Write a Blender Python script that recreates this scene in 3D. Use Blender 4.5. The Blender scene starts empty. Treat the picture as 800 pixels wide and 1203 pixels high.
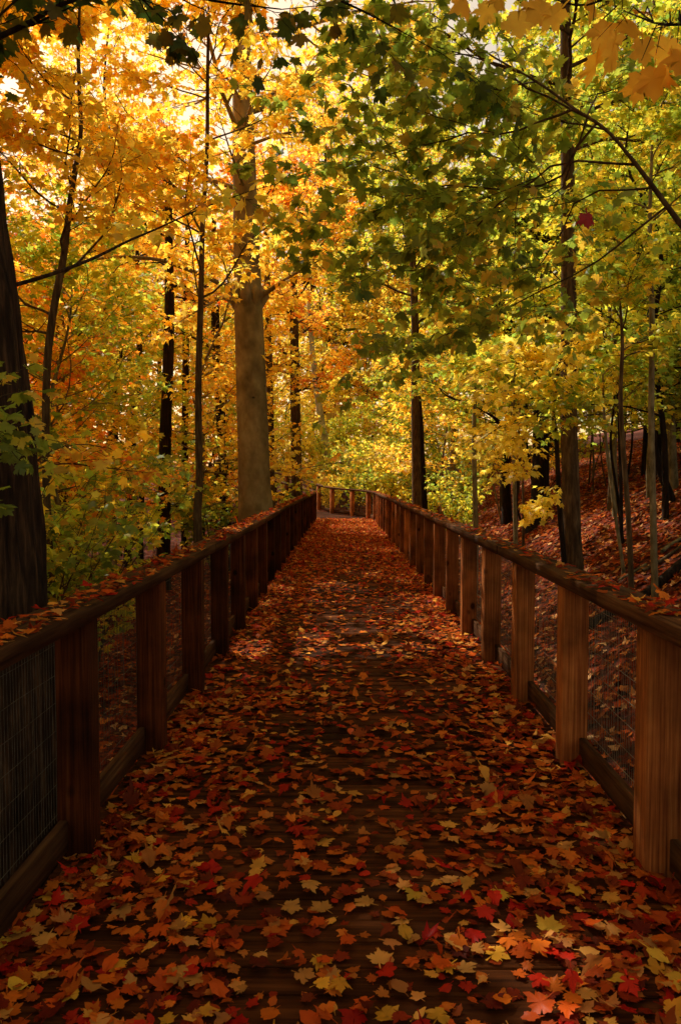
import bpy, math, random
import numpy as np

random.seed(11)
rng = np.random.default_rng(11)
PI = math.pi
scene = bpy.context.scene
COL = scene.collection

# ------------------------------------------------------------------ camera
EYE, FPX, YAW, PITCH = 1.7, 900.0, 12 / 900.0, 41.5 / 900.0
cam_d = bpy.data.cameras.new('camera')
cam = bpy.data.objects.new('camera', cam_d)
COL.objects.link(cam)
cam.location = (0, 0, EYE)
cam.rotation_euler = (PI / 2 - PITCH, 0, YAW)
cam_d.sensor_fit = 'HORIZONTAL'
cam_d.sensor_width = 36
cam_d.lens = FPX / 800 * 36
cam_d.clip_start = 0.05
cam_d.clip_end = 1500
scene.camera = cam
cam_d.dof.use_dof = True
cam_d.dof.focus_distance = 11
cam_d.dof.aperture_fstop = 16
_cy, _sy, _cp, _sp = math.cos(YAW), math.sin(YAW), math.cos(PI / 2 - PITCH), math.sin(PI / 2 - PITCH)


def at(px, py, y):
    """the point y metres down the walk that the photo shows at px, py"""
    u, v, w = (px - 400) / FPX, (601.5 - py) / FPX, -1.0
    x1, y1, z1 = u, v * _cp - w * _sp, v * _sp + w * _cp
    x2, y2 = x1 * _cy - y1 * _sy, x1 * _sy + y1 * _cy
    s = y / y2
    return np.array([x2 * s, y, EYE + z1 * s])


def project(p):
    dx, dy, dz = p[0], p[1], p[2] - EYE
    x1, y1 = dx * _cy + dy * _sy, -dx * _sy + dy * _cy
    v, w = y1 * _cp + dz * _sp, -y1 * _sp + dz * _cp
    if w > -0.05:
        return None
    return 400 + FPX * x1 / -w, 601.5 - FPX * v / -w


# ------------------------------------------------------------------ colours / materials
def lin(h, k=1.0):
    h = h.lstrip('#')
    o = []
    for i in (0, 2, 4):
        c = int(h[i:i + 2], 16) / 255
        o.append((c / 12.92 if c <= .04045 else ((c + .055) / 1.055) ** 2.4) * k)
    return (*o, 1.0)


def new_mat(name):
    m = bpy.data.materials.new(name)
    m.use_nodes = True
    nt = m.node_tree
    nt.nodes.clear()
    return m, nt, nt.nodes, nt.links


def ramp(nodes, cols, interp='LINEAR'):
    r = nodes.new('ShaderNodeValToRGB')
    cr = r.color_ramp
    cr.interpolation = interp
    while len(cr.elements) < len(cols):
        cr.elements.new(0.5)
    for e, (p, c) in zip(cr.elements, cols):
        e.position = p
        e.color = c
    return r


def leaf_mat(name, hexes, trans=0.62, k=1.0, gloss=0.03, tk=1.5):
    m, nt, N, L = new_mat(name)
    out = N.new('ShaderNodeOutputMaterial')
    a = N.new('ShaderNodeAttribute')
    a.attribute_name = 'rnd'
    n = len(hexes)
    r = ramp(N, [(i / n, lin(h, k)) for i, h in enumerate(hexes)], 'CONSTANT')
    L.new(a.outputs['Fac'], r.inputs['Fac'])
    tc = N.new('ShaderNodeTexCoord')
    nz = N.new('ShaderNodeTexNoise')
    nz.inputs['Scale'].default_value = 22
    nz.inputs['Detail'].default_value = 3
    L.new(tc.outputs['Object'], nz.inputs['Vector'])
    mul = N.new('ShaderNodeMath')
    mul.operation = 'MULTIPLY'
    mul.inputs[1].default_value = 37.0
    L.new(a.outputs['Fac'], mul.inputs[0])
    fr = N.new('ShaderNodeMath')
    fr.operation = 'FRACT'
    L.new(mul.outputs[0], fr.inputs[0])
    add = N.new('ShaderNodeMath')
    add.operation = 'ADD'
    L.new(fr.outputs[0], add.inputs[0])
    L.new(nz.outputs['Fac'], add.inputs[1])
    mr = N.new('ShaderNodeMapRange')
    mr.inputs['From Min'].default_value = 0.35
    mr.inputs['From Max'].default_value = 1.65
    mr.inputs['To Min'].default_value = 0.6
    mr.inputs['To Max'].default_value = 1.3
    L.new(add.outputs[0], mr.inputs['Value'])
    vm = N.new('ShaderNodeVectorMath')
    vm.operation = 'SCALE'
    L.new(r.outputs['Color'], vm.inputs[0])
    L.new(mr.outputs['Result'], vm.inputs['Scale'])
    d = N.new('ShaderNodeBsdfDiffuse')
    t = N.new('ShaderNodeBsdfTranslucent')
    L.new(vm.outputs[0], d.inputs['Color'])
    vt = N.new('ShaderNodeVectorMath')
    vt.operation = 'SCALE'
    vt.inputs['Scale'].default_value = tk
    L.new(vm.outputs[0], vt.inputs[0])
    L.new(vt.outputs[0], t.inputs['Color'])
    mx = N.new('ShaderNodeMixShader')
    mx.inputs[0].default_value = trans
    L.new(d.outputs[0], mx.inputs[1])
    L.new(t.outputs[0], mx.inputs[2])
    g = N.new('ShaderNodeBsdfGlossy')
    g.inputs['Roughness'].default_value = 0.45
    mx2 = N.new('ShaderNodeMixShader')
    mx2.inputs[0].default_value = gloss
    L.new(mx.outputs[0], mx2.inputs[1])
    L.new(g.outputs[0], mx2.inputs[2])
    L.new(mx2.outputs[0], out.inputs['Surface'])
    return m


def solid_mat(name, stops, scale=(1, 1, 1), nscale=6, detail=6, rough=0.85, bump=0.3, dist=0.01, spec=0.2,
              grain=None, knots=None, coord='Object', blot=(1.7, .6, 1.25)):
    m, nt, N, L = new_mat(name)
    out = N.new('ShaderNodeOutputMaterial')
    b = N.new('ShaderNodeBsdfPrincipled')
    b.inputs['Roughness'].default_value = rough
    b.inputs['Specular IOR Level'].default_value = spec
    tc = N.new('ShaderNodeTexCoord')
    mp = N.new('ShaderNodeMapping')
    mp.inputs['Scale'].default_value = scale
    L.new(tc.outputs[coord], mp.inputs['Vector'])
    nz = N.new('ShaderNodeTexNoise')
    nz.inputs['Scale'].default_value = nscale
    nz.inputs['Detail'].default_value = detail
    nz.inputs['Roughness'].default_value = 0.62
    L.new(mp.outputs[0], nz.inputs['Vector'])
    r = ramp(N, stops)
    L.new(nz.outputs['Fac'], r.inputs['Fac'])
    col = r.outputs['Color']
    big = N.new('ShaderNodeTexNoise')
    big.inputs['Scale'].default_value = blot[0]
    big.inputs['Detail'].default_value = 6
    L.new(tc.outputs[coord], big.inputs['Vector'])
    mr = N.new('ShaderNodeMapRange')
    mr.inputs['From Min'].default_value = 0.3
    mr.inputs['From Max'].default_value = 0.7
    mr.inputs['To Min'].default_value = blot[1]
    mr.inputs['To Max'].default_value = blot[2]
    L.new(big.outputs['Fac'], mr.inputs['Value'])
    vm = N.new('ShaderNodeVectorMath')
    vm.operation = 'SCALE'
    L.new(col, vm.inputs[0])
    L.new(mr.outputs['Result'], vm.inputs['Scale'])
    col = vm.outputs[0]
    if grain:                      # a per-piece brightness stored on the faces
        at_ = N.new('ShaderNodeAttribute')
        at_.attribute_name = 'rnd'
        m2 = N.new('ShaderNodeMapRange')
        m2.inputs['To Min'].default_value = grain[0]
        m2.inputs['To Max'].default_value = grain[1]
        L.new(at_.outputs['Fac'], m2.inputs['Value'])
        v2 = N.new('ShaderNodeVectorMath')
        v2.operation = 'SCALE'
        L.new(col, v2.inputs[0])
        L.new(m2.outputs['Result'], v2.inputs['Scale'])
        col = v2.outputs[0]
    if knots:                      # dark round spots
        mk = N.new('ShaderNodeMapping')
        mk.inputs['Scale'].default_value = knots[0]
        L.new(tc.outputs[coord], mk.inputs['Vector'])
        vo = N.new('ShaderNodeTexVoronoi')
        vo.inputs['Scale'].default_value = knots[1]
        L.new(mk.outputs[0], vo.inputs['Vector'])
        rk = ramp(N, [(0, (knots[3],) * 3 + (1,)), (knots[2], (knots[3],) * 3 + (1,)), (knots[2] * 2, (1, 1, 1, 1))])
        L.new(vo.outputs['Distance'], rk.inputs['Fac'])
        mk2 = N.new('ShaderNodeMix')
        mk2.data_type = 'RGBA'
        mk2.blend_type = 'MULTIPLY'
        mk2.inputs[0].default_value = 1
        L.new(col, mk2.inputs[6])
        L.new(rk.outputs['Color'], mk2.inputs[7])
        col = mk2.outputs[2]
    L.new(col, b.inputs['Base Color'])
    if bump:
        bp = N.new('ShaderNodeBump')
        bp.inputs['Strength'].default_value = bump
        bp.inputs['Distance'].default_value = dist
        L.new(nz.outputs['Fac'], bp.inputs['Height'])
        L.new(bp.outputs[0], b.inputs['Normal'])
    L.new(b.outputs[0], out.inputs['Surface'])
    return m


M = {}
M['gold'] = leaf_mat('gold_leaf', ['f8d444', 'fada4c', 'fae464', 'f8c83c', 'f0d448', 'dcd450', 'f6b436', 'fae86c'])
M['orange'] = leaf_mat('orange_leaf', ['f8cc40', 'f6b838', 'fad448', 'f0a034', 'f8dc4c', 'f09038', 'fadc54'])
M['yellowgreen'] = leaf_mat('yellow_green_leaf', ['c8cc44', 'dcd444', 'b4c444', 'ecd848', '9cb444', 'd0d044', '8cac44', 'f0cc44'])
M['green'] = leaf_mat('green_leaf', ['8c9e38', '7c9034', 'a4ac3c', '6c8430', 'b4b03c', '88983a', 'd0a838', '98a43a'])
M['darkgreen'] = leaf_mat('dark_green_leaf', ['56682a', '465c24', '66702a', '7a7628', '4c6026', '8a7428'], k=.9, trans=.5)
M['olive'] = leaf_mat('olive_leaf', ['7c8a30', '6c7c2c', '8e9634', '5c7028', 'a09a34', '76842e', 'c8a83c', '8e9838'], k=1.5)
M['paleyellow'] = leaf_mat('pale_yellow_leaf', ['f0dc54', 'f6e468', 'ecd048', 'd8cc48', 'f4dc54'])
M['ochre'] = leaf_mat('ochre_leaf', ['f0c040', 'f4cc4c', 'e8b03a', 'f0c448'], gloss=.01, tk=1.45, trans=.82)
M['litter'] = leaf_mat('litter_leaf', ['cc5c1e', 'a83414', 'd87426', 'bc4c18', '8a3412', 'e09c40', 'c86824', 'b4541c', '80280e', 'c07030',
                                       'ac2814', 'a04a1e', '742c12', 'c88844'], trans=.15, gloss=.008)
M['hilllitter'] = leaf_mat('hill_litter_leaf', ['9a4018', '742a0e', 'a8541c', '883414', '64220c', 'b4662a', 'a04418', 'bc7a40', '6c280e', '86481e', 'cc9c68'],
                           trans=.15, gloss=.006)

bark_dark = solid_mat('dark_furrowed_bark', [(0.3, lin('0f0a07')), (0.55, lin('2a1d13')), (0.75, lin('4a3422'))], (1, 1, .12), 26, 8,
                      .95, .9, .03)
bark_furrowed = solid_mat('deep_furrowed_bark', [(0.3, lin('140c07')), (0.5, lin('3a281a')), (0.7, lin('6a4c34'))], (1, 1, .1), 30, 10,
                      .95, 1.0, .04)
bark_beech = solid_mat('smooth_grey_bark', [(0.25, lin('66543a')), (0.5, lin('8a7652')), (0.78, lin('aa9872'))], (1, 1, .6), 5, 14, .9,
                       .5, .02, knots=((1, 1, 1.8), 2.6, .06, .2))
bark_brown = solid_mat('brown_bark', [(0.28, lin('2a1c10')), (0.5, lin('54402a')), (0.75, lin('7d6748'))], (1, 1, .18), 22, 7, .92, .7,
                       .02)
bark_grey = solid_mat('grey_bark', [(0.28, lin('4a3f2c')), (0.5, lin('7c6e50')), (0.75, lin('9c9070'))], (1, 1, .35), 18, 7, .9, .4,
                      .01)
bark_pale = solid_mat('pale_bark', [(0.3, lin('8a7a58')), (0.6, lin('c4b48c'))], (1, 1, .35), 14, 6, .9, .3, .01)
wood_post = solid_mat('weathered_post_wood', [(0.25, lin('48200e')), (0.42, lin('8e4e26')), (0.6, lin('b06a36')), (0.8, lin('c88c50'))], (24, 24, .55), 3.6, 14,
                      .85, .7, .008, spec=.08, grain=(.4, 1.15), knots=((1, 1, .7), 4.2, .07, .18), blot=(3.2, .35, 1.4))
wood_post_shaded = solid_mat('shaded_post_wood', [(0.25, lin('240d05')), (0.42, lin('4e230e')), (0.6, lin('6c3516')), (0.8, lin('84502a'))], (24, 24, .55), 3.6, 14,  # darker copy of the post wood, left posts' shade put into the colour
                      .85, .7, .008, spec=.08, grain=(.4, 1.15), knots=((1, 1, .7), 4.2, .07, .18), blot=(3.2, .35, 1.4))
wood_rail = solid_mat('weathered_rail_wood', [(0.25, lin('2c180c')), (0.45, lin('54341e')), (0.78, lin('7c5836'))], (12, .5, 12), 3.6, 12,
                      .85, .6, .008, spec=.08, grain=(.6, 1.2))
wood_deck = solid_mat('dark_deck_wood', [(0.25, lin('221006')), (0.48, lin('48240e')), (0.78, lin('703e1c'))], (.5, 10, 10), 3.2, 10, .8,
                      .6, .006, spec=.06, grain=(.5, 1.35))
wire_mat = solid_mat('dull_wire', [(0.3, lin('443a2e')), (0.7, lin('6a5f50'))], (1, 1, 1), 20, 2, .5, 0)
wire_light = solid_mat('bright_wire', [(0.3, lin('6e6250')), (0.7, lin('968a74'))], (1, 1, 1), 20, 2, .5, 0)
ground_mat = solid_mat('leafy_soil', [(0.3, lin('1d0f08')), (0.48, lin('4a1d10')), (0.6, lin('7c3216')), (0.74, lin('a0562a'))], (1, 1, 1),
                       9, 10, .95, .8, .04)


# ------------------------------------------------------------------ object helpers
def tag(o, label=None, cat=None, group=None, kind=None):
    for k, v in (('label', label), ('category', cat), ('group', group), ('kind', kind)):
        if v:
            o[k] = v
    return o


def empty(name, loc, label, cat, group=None):
    o = bpy.data.objects.new(name, None)
    o.empty_display_size = .2
    o.location = loc
    COL.objects.link(o)
    return tag(o, label, cat, group)


def mesh_from(name, verts, polys_flat, sizes, rnd=None, smooth=False):
    me = bpy.data.meshes.new(name)
    nv, nl, npoly = len(verts), len(polys_flat), len(sizes)
    me.vertices.add(nv)
    me.vertices.foreach_set('co', np.ascontiguousarray(verts, dtype=np.float32).ravel())
    me.loops.add(nl)
    me.loops.foreach_set('vertex_index', np.ascontiguousarray(polys_flat, dtype=np.int32))
    me.polygons.add(npoly)
    st = np.zeros(npoly, np.int32)
    st[1:] = np.cumsum(sizes)[:-1]
    me.polygons.foreach_set('loop_start', st)
    if smooth:
        me.polygons.foreach_set('use_smooth', np.ones(npoly, bool))
    if rnd is not None:
        a = me.attributes.new('rnd', 'FLOAT', 'FACE')
        a.data.foreach_set('value', np.ascontiguousarray(rnd, dtype=np.float32))
    me.update(calc_edges=True)
    me.validate(verbose=False)
    return me


def link(name, me, mat, parent=None):
    o = bpy.data.objects.new(name, me)
    if mat:
        me.materials.append(mat)
    COL.objects.link(o)
    if parent:
        o.parent = parent
    return o


class MB:
    """collects boxes and tubes for ONE mesh object"""

    def __init__(self):
        self.v, self.f, self.s, self.r, self.n = [], [], [], [], 0

    def add(self, v, f, r=None):
        v = np.asarray(v, float)
        f = np.asarray(f, int)
        self.v.append(v)
        self.f.append((f + self.n).ravel())
        self.s.append(np.full(len(f), f.shape[1]))
        self.r.append(np.full(len(f), random.random() if r is None else r))
        self.n += len(v)

    def box(self, c, ax, ay, az, bev=0.0, r=None):
        """box with half axes ax, ay, az; long edges chamfered by bev along ax/ay"""
        c, ax, ay, az = map(lambda a: np.asarray(a, float), (c, ax, ay, az))
        if bev <= 0:
            vs = [c + sx * ax + sy * ay + sz * az for sz in (-1, 1) for sy in (-1, 1) for sx in (-1, 1)]
            f = [(0, 2, 3, 1), (4, 5, 7, 6), (0, 1, 5, 4), (2, 6, 7, 3), (0, 4, 6, 2), (1, 3, 7, 5)]
            self.add(vs, f, r)
            return
        lx, ly, lz = np.linalg.norm(ax), np.linalg.norm(ay), np.linalg.norm(az)
        ux, uy, uz = ax / lx, ay / ly, az / lz
        prof = []
        for (sx, sy, k) in ((1, 1, 0), (1, 1, 1), (-1, 1, 1), (-1, 1, 0), (-1, -1, 0), (-1, -1, 1), (1, -1, 1), (1, -1, 0)):
            prof.append((sx * (lx - (bev if k else 0)), sy * (ly - (0 if k else bev))))
        vs = []
        for sz, ins in ((-lz, bev), (-lz + bev, 0), (lz - bev, 0), (lz, bev)):
            kx, ky = (lx - ins) / lx, (ly - ins) / ly
            for (a, b) in prof:
                vs.append(c + ux * a * kx + uy * b * ky + uz * sz)
        f = []
        for ring in range(3):
            for i in range(8):
                j = (i + 1) % 8
                f.append((ring * 8 + i, ring * 8 + j, ring * 8 + 8 + j, ring * 8 + 8 + i))
        rr = random.random() if r is None else r
        self.add(vs, f, rr)
        self.add([vs[i] for i in range(8)][::-1], [tuple(range(8))], rr)
        self.add([vs[24 + i] for i in range(8)], [tuple(range(8))], rr)

    def tube(self, pts, rad, sides=6, lump=0.0, cap=False):
        pts = np.asarray(pts, float)
        n = len(pts)
        rad = np.broadcast_to(np.asarray(rad, float), (n,))
        t = np.gradient(pts, axis=0)
        t /= np.linalg.norm(t, axis=1)[:, None] + 1e-9
        ref = np.array([0, 0, 1.0]) if abs(t[0][2]) < .8 else np.array([1.0, 0, 0])
        u = np.cross(t, ref)
        u /= np.linalg.norm(u, axis=1)[:, None] + 1e-9
        w = np.cross(t, u)
        a = np.arange(sides) * 2 * PI / sides
        ca, sa = np.cos(a), np.sin(a)
        R = rad[:, None]
        if lump:
            R = R * (1 + lump * rng.normal(size=(n, sides)) * .5)
        v = pts[:, None, :] + R[..., None] * (ca[None, :, None] * u[:, None, :] + sa[None, :, None] * w[:, None, :])
        v = v.reshape(-1, 3)
        i = np.arange(n - 1)[:, None] * sides
        j = np.arange(sides)[None, :]
        k = (j + 1) % sides
        f = np.stack([i + j, i + k, i + sides + k, i + sides + j], -1).reshape(-1, 4)
        self.add(v, f)
        if cap:
            self.add(v[:sides][::-1], [tuple(range(sides))])
            self.add(v[-sides:], [tuple(range(sides))])

    def build(self, name, mat, parent=None, smooth=False, org=None):
        V = np.concatenate(self.v)
        if org is not None:
            V = V - np.asarray(org)
        me = mesh_from(name, V, np.concatenate(self.f), np.concatenate(self.s), np.concatenate(self.r), smooth)
        return link(name, me, mat, parent)


# ------------------------------------------------------------------ leaves
def outline(half):
    h = [p for p in half]
    return np.array(h + [(-x, y) for x, y in h[::-1] if x > 1e-6])


MAPLE_FINE = outline([(.012, -.36), (.02, .03), (.16, -.06), (.40, 0), (.36, .12), (.48, .20), (.38, .30), (.56, .42), (.66, .60), (.46, .60), (.40, .72),
                      (.24, .60), (.27, .80), (.14, .80), (0, 1.03)])
MAPLE_RED = outline([(.012, -.36), (.02, .03), (.15, -.02), (.28, .05), (.33, .14), (.30, .22), (.36, .32), (.48, .50), (.50, .62), (.40, .58), (.30, .56),
                     (.22, .60), (.20, .76), (.10, .88), (0, 1.03)])
OVAL = outline([(.012, -.3), (.02, .02), (.12, .04), (.20, .10), (.27, .18), (.32, .28), (.35, .38), (.36, .48), (.35, .58), (.31, .68), (.26, .77), (.19, .86),
                (.12, .93), (.05, .99), (0, 1.03)])
SHAPES = np.stack([MAPLE_FINE, MAPLE_RED, OVAL])
MAPLE_MID = outline([(0, .03), (.38, 0), (.35, .24), (.62, .56), (.26, .57), (0, 1.03)])


def leaf_mesh_arrays(pos, tdir, nrm, size, template, curl=None, bend=None):
    if template.ndim == 2:
        template = template[None]
    k = template.shape[1]
    n = len(pos)
    t = tdir / (np.linalg.norm(tdir, axis=1)[:, None] + 1e-9)
    nn = nrm - (nrm * t).sum(1)[:, None] * t
    nn /= np.linalg.norm(nn, axis=1)[:, None] + 1e-9
    b = np.cross(t, nn)
    T = np.concatenate([np.tile([[[0, .36]]], (len(template), 1, 1)), template], 1)
    if curl is None:
        curl = rng.normal(-.35, .3, n)
    if bend is None:
        bend = rng.normal(-.25, .25, n)
    x = T[:, :, 0] * (1 + rng.normal(0, .08, (n, 1)))
    y = np.repeat(T[:, :, 1], n // len(T), 0) if len(T) == 1 else T[:, :, 1].copy()
    z = curl[:, None] * x * x + bend[:, None] * (y - .2) ** 2 * np.sign(y - .2)
    x = x + rng.normal(0, .035, x.shape)
    y = y + rng.normal(0, .035, y.shape)
    S = size[:, None, None]
    v = pos[:, None, :] + S * (x[..., None] * b[:, None, :] + y[..., None] * t[:, None, :] + z[..., None] * nn[:, None, :])
    base = np.arange(n)[:, None] * (k + 1)
    i = np.arange(k)
    tri = np.stack([np.zeros(k, int), 1 + i, 1 + (i + 1) % k], -1)
    f = (base[:, :, None] + tri[None]).reshape(-1, 3)
    return v.reshape(-1, 3), f, k


def leaves_mesh(name, pos, tdir, nrm, size, rnd, template, org=None, **kw):
    v, f, k = leaf_mesh_arrays(pos, tdir, nrm, size, template, **kw)
    if org is not None:
        v = v - np.asarray(org)
    return mesh_from(name, v, f.ravel(), np.full(len(f), 3), np.repeat(rnd, k))


UP = np.array([0, 0, 1.0])


def unit(a):
    a = np.asarray(a, float)
    return a / (np.linalg.norm(a) + 1e-9)


class Tree:
    def __init__(self):
        self.trunk, self.wood, self.tw = MB(), MB(), []

    def limb(self, p, d, L, r, lvl, cfg):
        p = np.asarray(p, float)
        d = unit(d)
        ns = (7, 5, 3)[lvl]
        pts, ds = [p], [d]
        for i in range(ns):
            d = unit(d + rng.normal(0, cfg.get('wig', .16), 3) * (1, 1, .7) + UP * cfg.get('trop', (.03, 0, -.03))[lvl])
            p = p + d * L / ns
            pts.append(p)
            ds.append(d)
        self.along(np.array(pts), r, lvl, cfg, L)

    def along(self, pts, r, lvl, cfg, L=None, r1=None):
        """a branch on given points, with its side shoots"""
        pts = np.asarray(pts, float)
        seg = np.diff(pts, axis=0)
        ln = np.linalg.norm(seg, axis=1)
        L = ln.sum()
        n = len(pts)
        rad = np.linspace(r, r1 if r1 else max(r * .35, .002), n)
        self.wood.tube(pts, rad, (7, 5, 3)[lvl])
        if lvl == 2:
            self.tw.append((pts[0], pts[-1], L))
            return
        cnt = cfg['n'][lvl]
        cum = np.concatenate([[0], np.cumsum(ln)]) / L
        t0 = cfg.get('t0', (.22, .12))[lvl]
        for i in range(cnt):
            t = t0 + (1 - t0) * (i + random.random() * .7) / cnt
            k = min(np.searchsorted(cum, t, 'right') - 1, n - 2)
            u = (t - cum[k]) / (cum[k + 1] - cum[k] + 1e-9)
            q = pts[k] + seg[k] * u
            dd = unit(seg[k])
            s = unit(np.cross(dd, UP)) * (1 if i % 2 else -1)
            cd = dd * random.uniform(.4, .9) + s * random.uniform(.55, .95) + UP * random.gauss(cfg.get('lift', .05), cfg.get('jit', .22))
            cl = L * cfg['ratio'][lvl] * random.uniform(.6, 1.15) * (1.15 - .55 * t)
            cl = max(cl, .18)
            self.limb(q, cd, cl, rad[k] * .55, lvl + 1, cfg)
        if lvl == 1:
            self.tw.append((pts[-2], pts[-1], ln[-1]))
        else:
            self.limb(pts[-1], seg[-1], L * cfg.get('end', .3), rad[-1], 2, cfg)

    def leaf_arrays(self, dens, size, droop=.35, tilt=.5, seed=None):
        tw = self.tw
        p0 = np.array([a for a, b, c in tw])
        p1 = np.array([b for a, b, c in tw])
        n = np.maximum(2, np.round(np.array([c for a, b, c in tw]) * dens)).astype(int)
        idx = np.repeat(np.arange(len(tw)), n)
        N = len(idx)
        D = p1 - p0
        Dn = D / (np.linalg.norm(D, axis=1)[:, None] + 1e-9)
        t = rng.uniform(.05, 1.05, N)
        S = np.cross(Dn, UP)
        S /= np.linalg.norm(S, axis=1)[:, None] + 1e-9
        sg = np.where(rng.random(N) < .5, -1, 1)
        stem = Dn[idx] * rng.uniform(.1, .9, (N, 1)) + S[idx] * (sg * rng.uniform(.3, 1, N))[:, None] + rng.normal(0, .25, (N, 3))
        stem /= np.linalg.norm(stem, axis=1)[:, None] + 1e-9
        sz = size * rng.uniform(.65, 1.25, N)
        pos = p0[idx] + D[idx] * t[:, None] + stem * (sz * .45)[:, None]
        td = stem + rng.normal(0, .25, (N, 3))
        td[:, 2] -= rng.uniform(0, 2 * droop, N)
        nm = np.tile(UP, (N, 1)) + rng.normal(0, tilt, (N, 3)) + stem * .3
        return pos, td, nm, sz, rng.random(N)

    def finish(self, name, base, label, cat, bark, leaf, dens=14, size=.1, group=None, template=MAPLE_MID, droop=.35, tilt=.5, smooth=True,
               extra=None, rz=0, filt=None):
        root = empty(name, base, label, cat, group)
        if self.trunk.n:
            self.trunk.build('trunk', bark, root, smooth, org=base)
        if self.wood.n:
            self.wood.build('branches', bark, root, True, org=base)
        if self.tw:
            a = self.leaf_arrays(dens, size, droop, tilt)
            if filt is not None:
                m = filt(a[0])
                a = tuple(q[m] for q in a)
            me = leaves_mesh('crown', *a, template, org=base)
            link('crown', me, leaf, root)
        return root


def smooth_path(pts, m=5):
    """Catmull-Rom through points"""
    P = np.asarray(pts, float)
    P = np.vstack([2 * P[0] - P[1], P, 2 * P[-1] - P[-2]])
    out = []
    for i in range(1, len(P) - 2):
        for j in range(m):
            t = j / m
            a, b, c, d = P[i - 1], P[i], P[i + 1], P[i + 2]
            out.append(.5 * ((2 * b) + (c - a) * t + (2 * a - 5 * b + 4 * c - d) * t * t + (3 * b - a - 3 * c + d) * t ** 3))
    out.append(P[-2])
    return np.array(out)


# ------------------------------------------------------------------ light
SUN_AZ, SUN_EL = math.radians(40), math.radians(50)        # azimuth measured to the LEFT of straight ahead
w = bpy.data.worlds.new('World')
scene.world = w
w.use_nodes = True
nt = w.node_tree
bg = nt.nodes['Background']
sky = nt.nodes.new('ShaderNodeTexSky')
sky.sky_type = 'NISHITA'
sky.sun_disc = False
sky.sun_elevation = SUN_EL
sky.sun_rotation = -SUN_AZ
sky.air_density = 1.0
sky.dust_density = 2.0
tint = nt.nodes.new('ShaderNodeMix')
tint.data_type = 'RGBA'
tint.blend_type = 'MULTIPLY'
tint.inputs[0].default_value = 1.0
tint.inputs[7].default_value = (2.0, 1.33, .72, 1)         # a warm white balance
nt.links.new(sky.outputs[0], tint.inputs[6])
nt.links.new(tint.outputs[2], bg.inputs['Color'])
bg.inputs['Strength'].default_value = 0.15
sd = bpy.data.lights.new('sun', 'SUN')
sd.energy = 5.0
sd.angle = math.radians(.5)
sd.color = (1.0, .93, .76)
so = bpy.data.objects.new('sun', sd)
COL.objects.link(so)
from mathutils import Vector
sdir = Vector((-math.sin(SUN_AZ) * math.cos(SUN_EL), math.cos(SUN_AZ) * math.cos(SUN_EL), math.sin(SUN_EL)))
so.rotation_euler = sdir.to_track_quat('Z', 'Y').to_euler()
so.location = (-30, 15, 40)
scene.view_settings.view_transform = 'Standard'
scene.view_settings.look = 'None'
scene.view_settings.exposure = 0
scene.cycles.max_bounces = 8
scene.cycles.diffuse_bounces = 5
scene.cycles.transmission_bounces = 5
scene.cycles.glossy_bounces = 2
scene.cycles.sample_clamp_indirect = 6

# ------------------------------------------------------------------ terrain
def H(x, y):
    x = np.asarray(x, float)
    y = np.asarray(y, float)
    x0 = 1.75 + np.clip((y - 10) * .1, 0, 2.2)
    z = -.55 + np.zeros_like(x + y)
    e = np.clip(x - x0, 0, None)
    z = z + np.where(e < 6, .6 * e - .02 * e * e, .6 * 6 - .02 * 36 + .2 * (e - 6).clip(0, 30)) * (1 - np.exp(-e * 2.5))
    lft = np.clip(-x - 1.6, 0, None)
    z = z - .55 * (1 - np.exp(-lft * .5)) + .05 * np.clip(lft - 14, 0, 60)
    far = np.clip(y - 35, 0, 30)
    z = z + .12 * far * np.exp(-np.clip(x - 4, 0, 20) * .12)
    z = z + .09 * np.sin(x * .9 + 1.3) * np.sin(y * .7) + .05 * np.sin(x * 2.3 + y * 1.1) + .03 * np.sin(x * 5.1 - y * 4.3)
    # the climbing end of the walk stands on a bank
    return z


xs = np.unique(np.concatenate([np.arange(-14, 16, .3), np.arange(-60, 61, 3), np.linspace(-400, 400, 21)]))
ys = np.unique(np.concatenate([np.arange(-6, 45, .35), np.arange(-60, 100, 4), np.linspace(-300, 500, 21)]))
X, Y = np.meshgrid(xs, ys)
nx, ny = len(xs), len(ys)
V = np.stack([X, Y, H(X, Y)], -1).reshape(-1, 3)
i, j = np.meshgrid(np.arange(nx - 1), np.arange(ny - 1))
q = (j * nx + i)
Fq = np.stack([q, q + 1, q + 1 + nx, q + nx], -1).reshape(-1, 4)
g = link('ground', mesh_from('ground', V, Fq.ravel(), np.full(len(Fq), 4), smooth=True), ground_mat)
tag(g, kind='structure')

# ------------------------------------------------------------------ boardwalk
PAIRS = [((-1.25, -4, 0), (1.34, -4, 0)), ((-1.25, 0, 0), (1.34, 0, 0)), ((-1.23, 5, 0), (1.31, 5, 0)), ((-1.27, 10, 0), (1.26, 10, 0)),
         ((-1.37, 18, 0), (1.15, 18, 0)), ((-1.40, 26, 0), (1.0, 26, 0)), ((-1.42, 30.2, 0), (.92, 29.9, 0)), ((-1.62, 31.0, .05), (.3, 31.6, .05)),
         ((-2.1, 31.8, .16), (-1.06, 33.2, .16)), ((-3.2, 33.1, .42), (-2.6, 36.5, .55)), ((-5.4, 35.6, .95), (-4.9, 39.2, 1.05)),
         ((-8, 38, 1.5), (-7.4, 42, 1.6))]
LP = smooth_path([a for a, b in PAIRS], 8)
RP = smooth_path([b for a, b in PAIRS], 8)


def resample(P, s):
    c = np.concatenate([[0], np.cumsum(np.linalg.norm(np.diff(P, axis=0), axis=1))])
    return np.stack([np.interp(s, c, P[:, k]) for k in range(3)], -1), c[-1]


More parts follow.
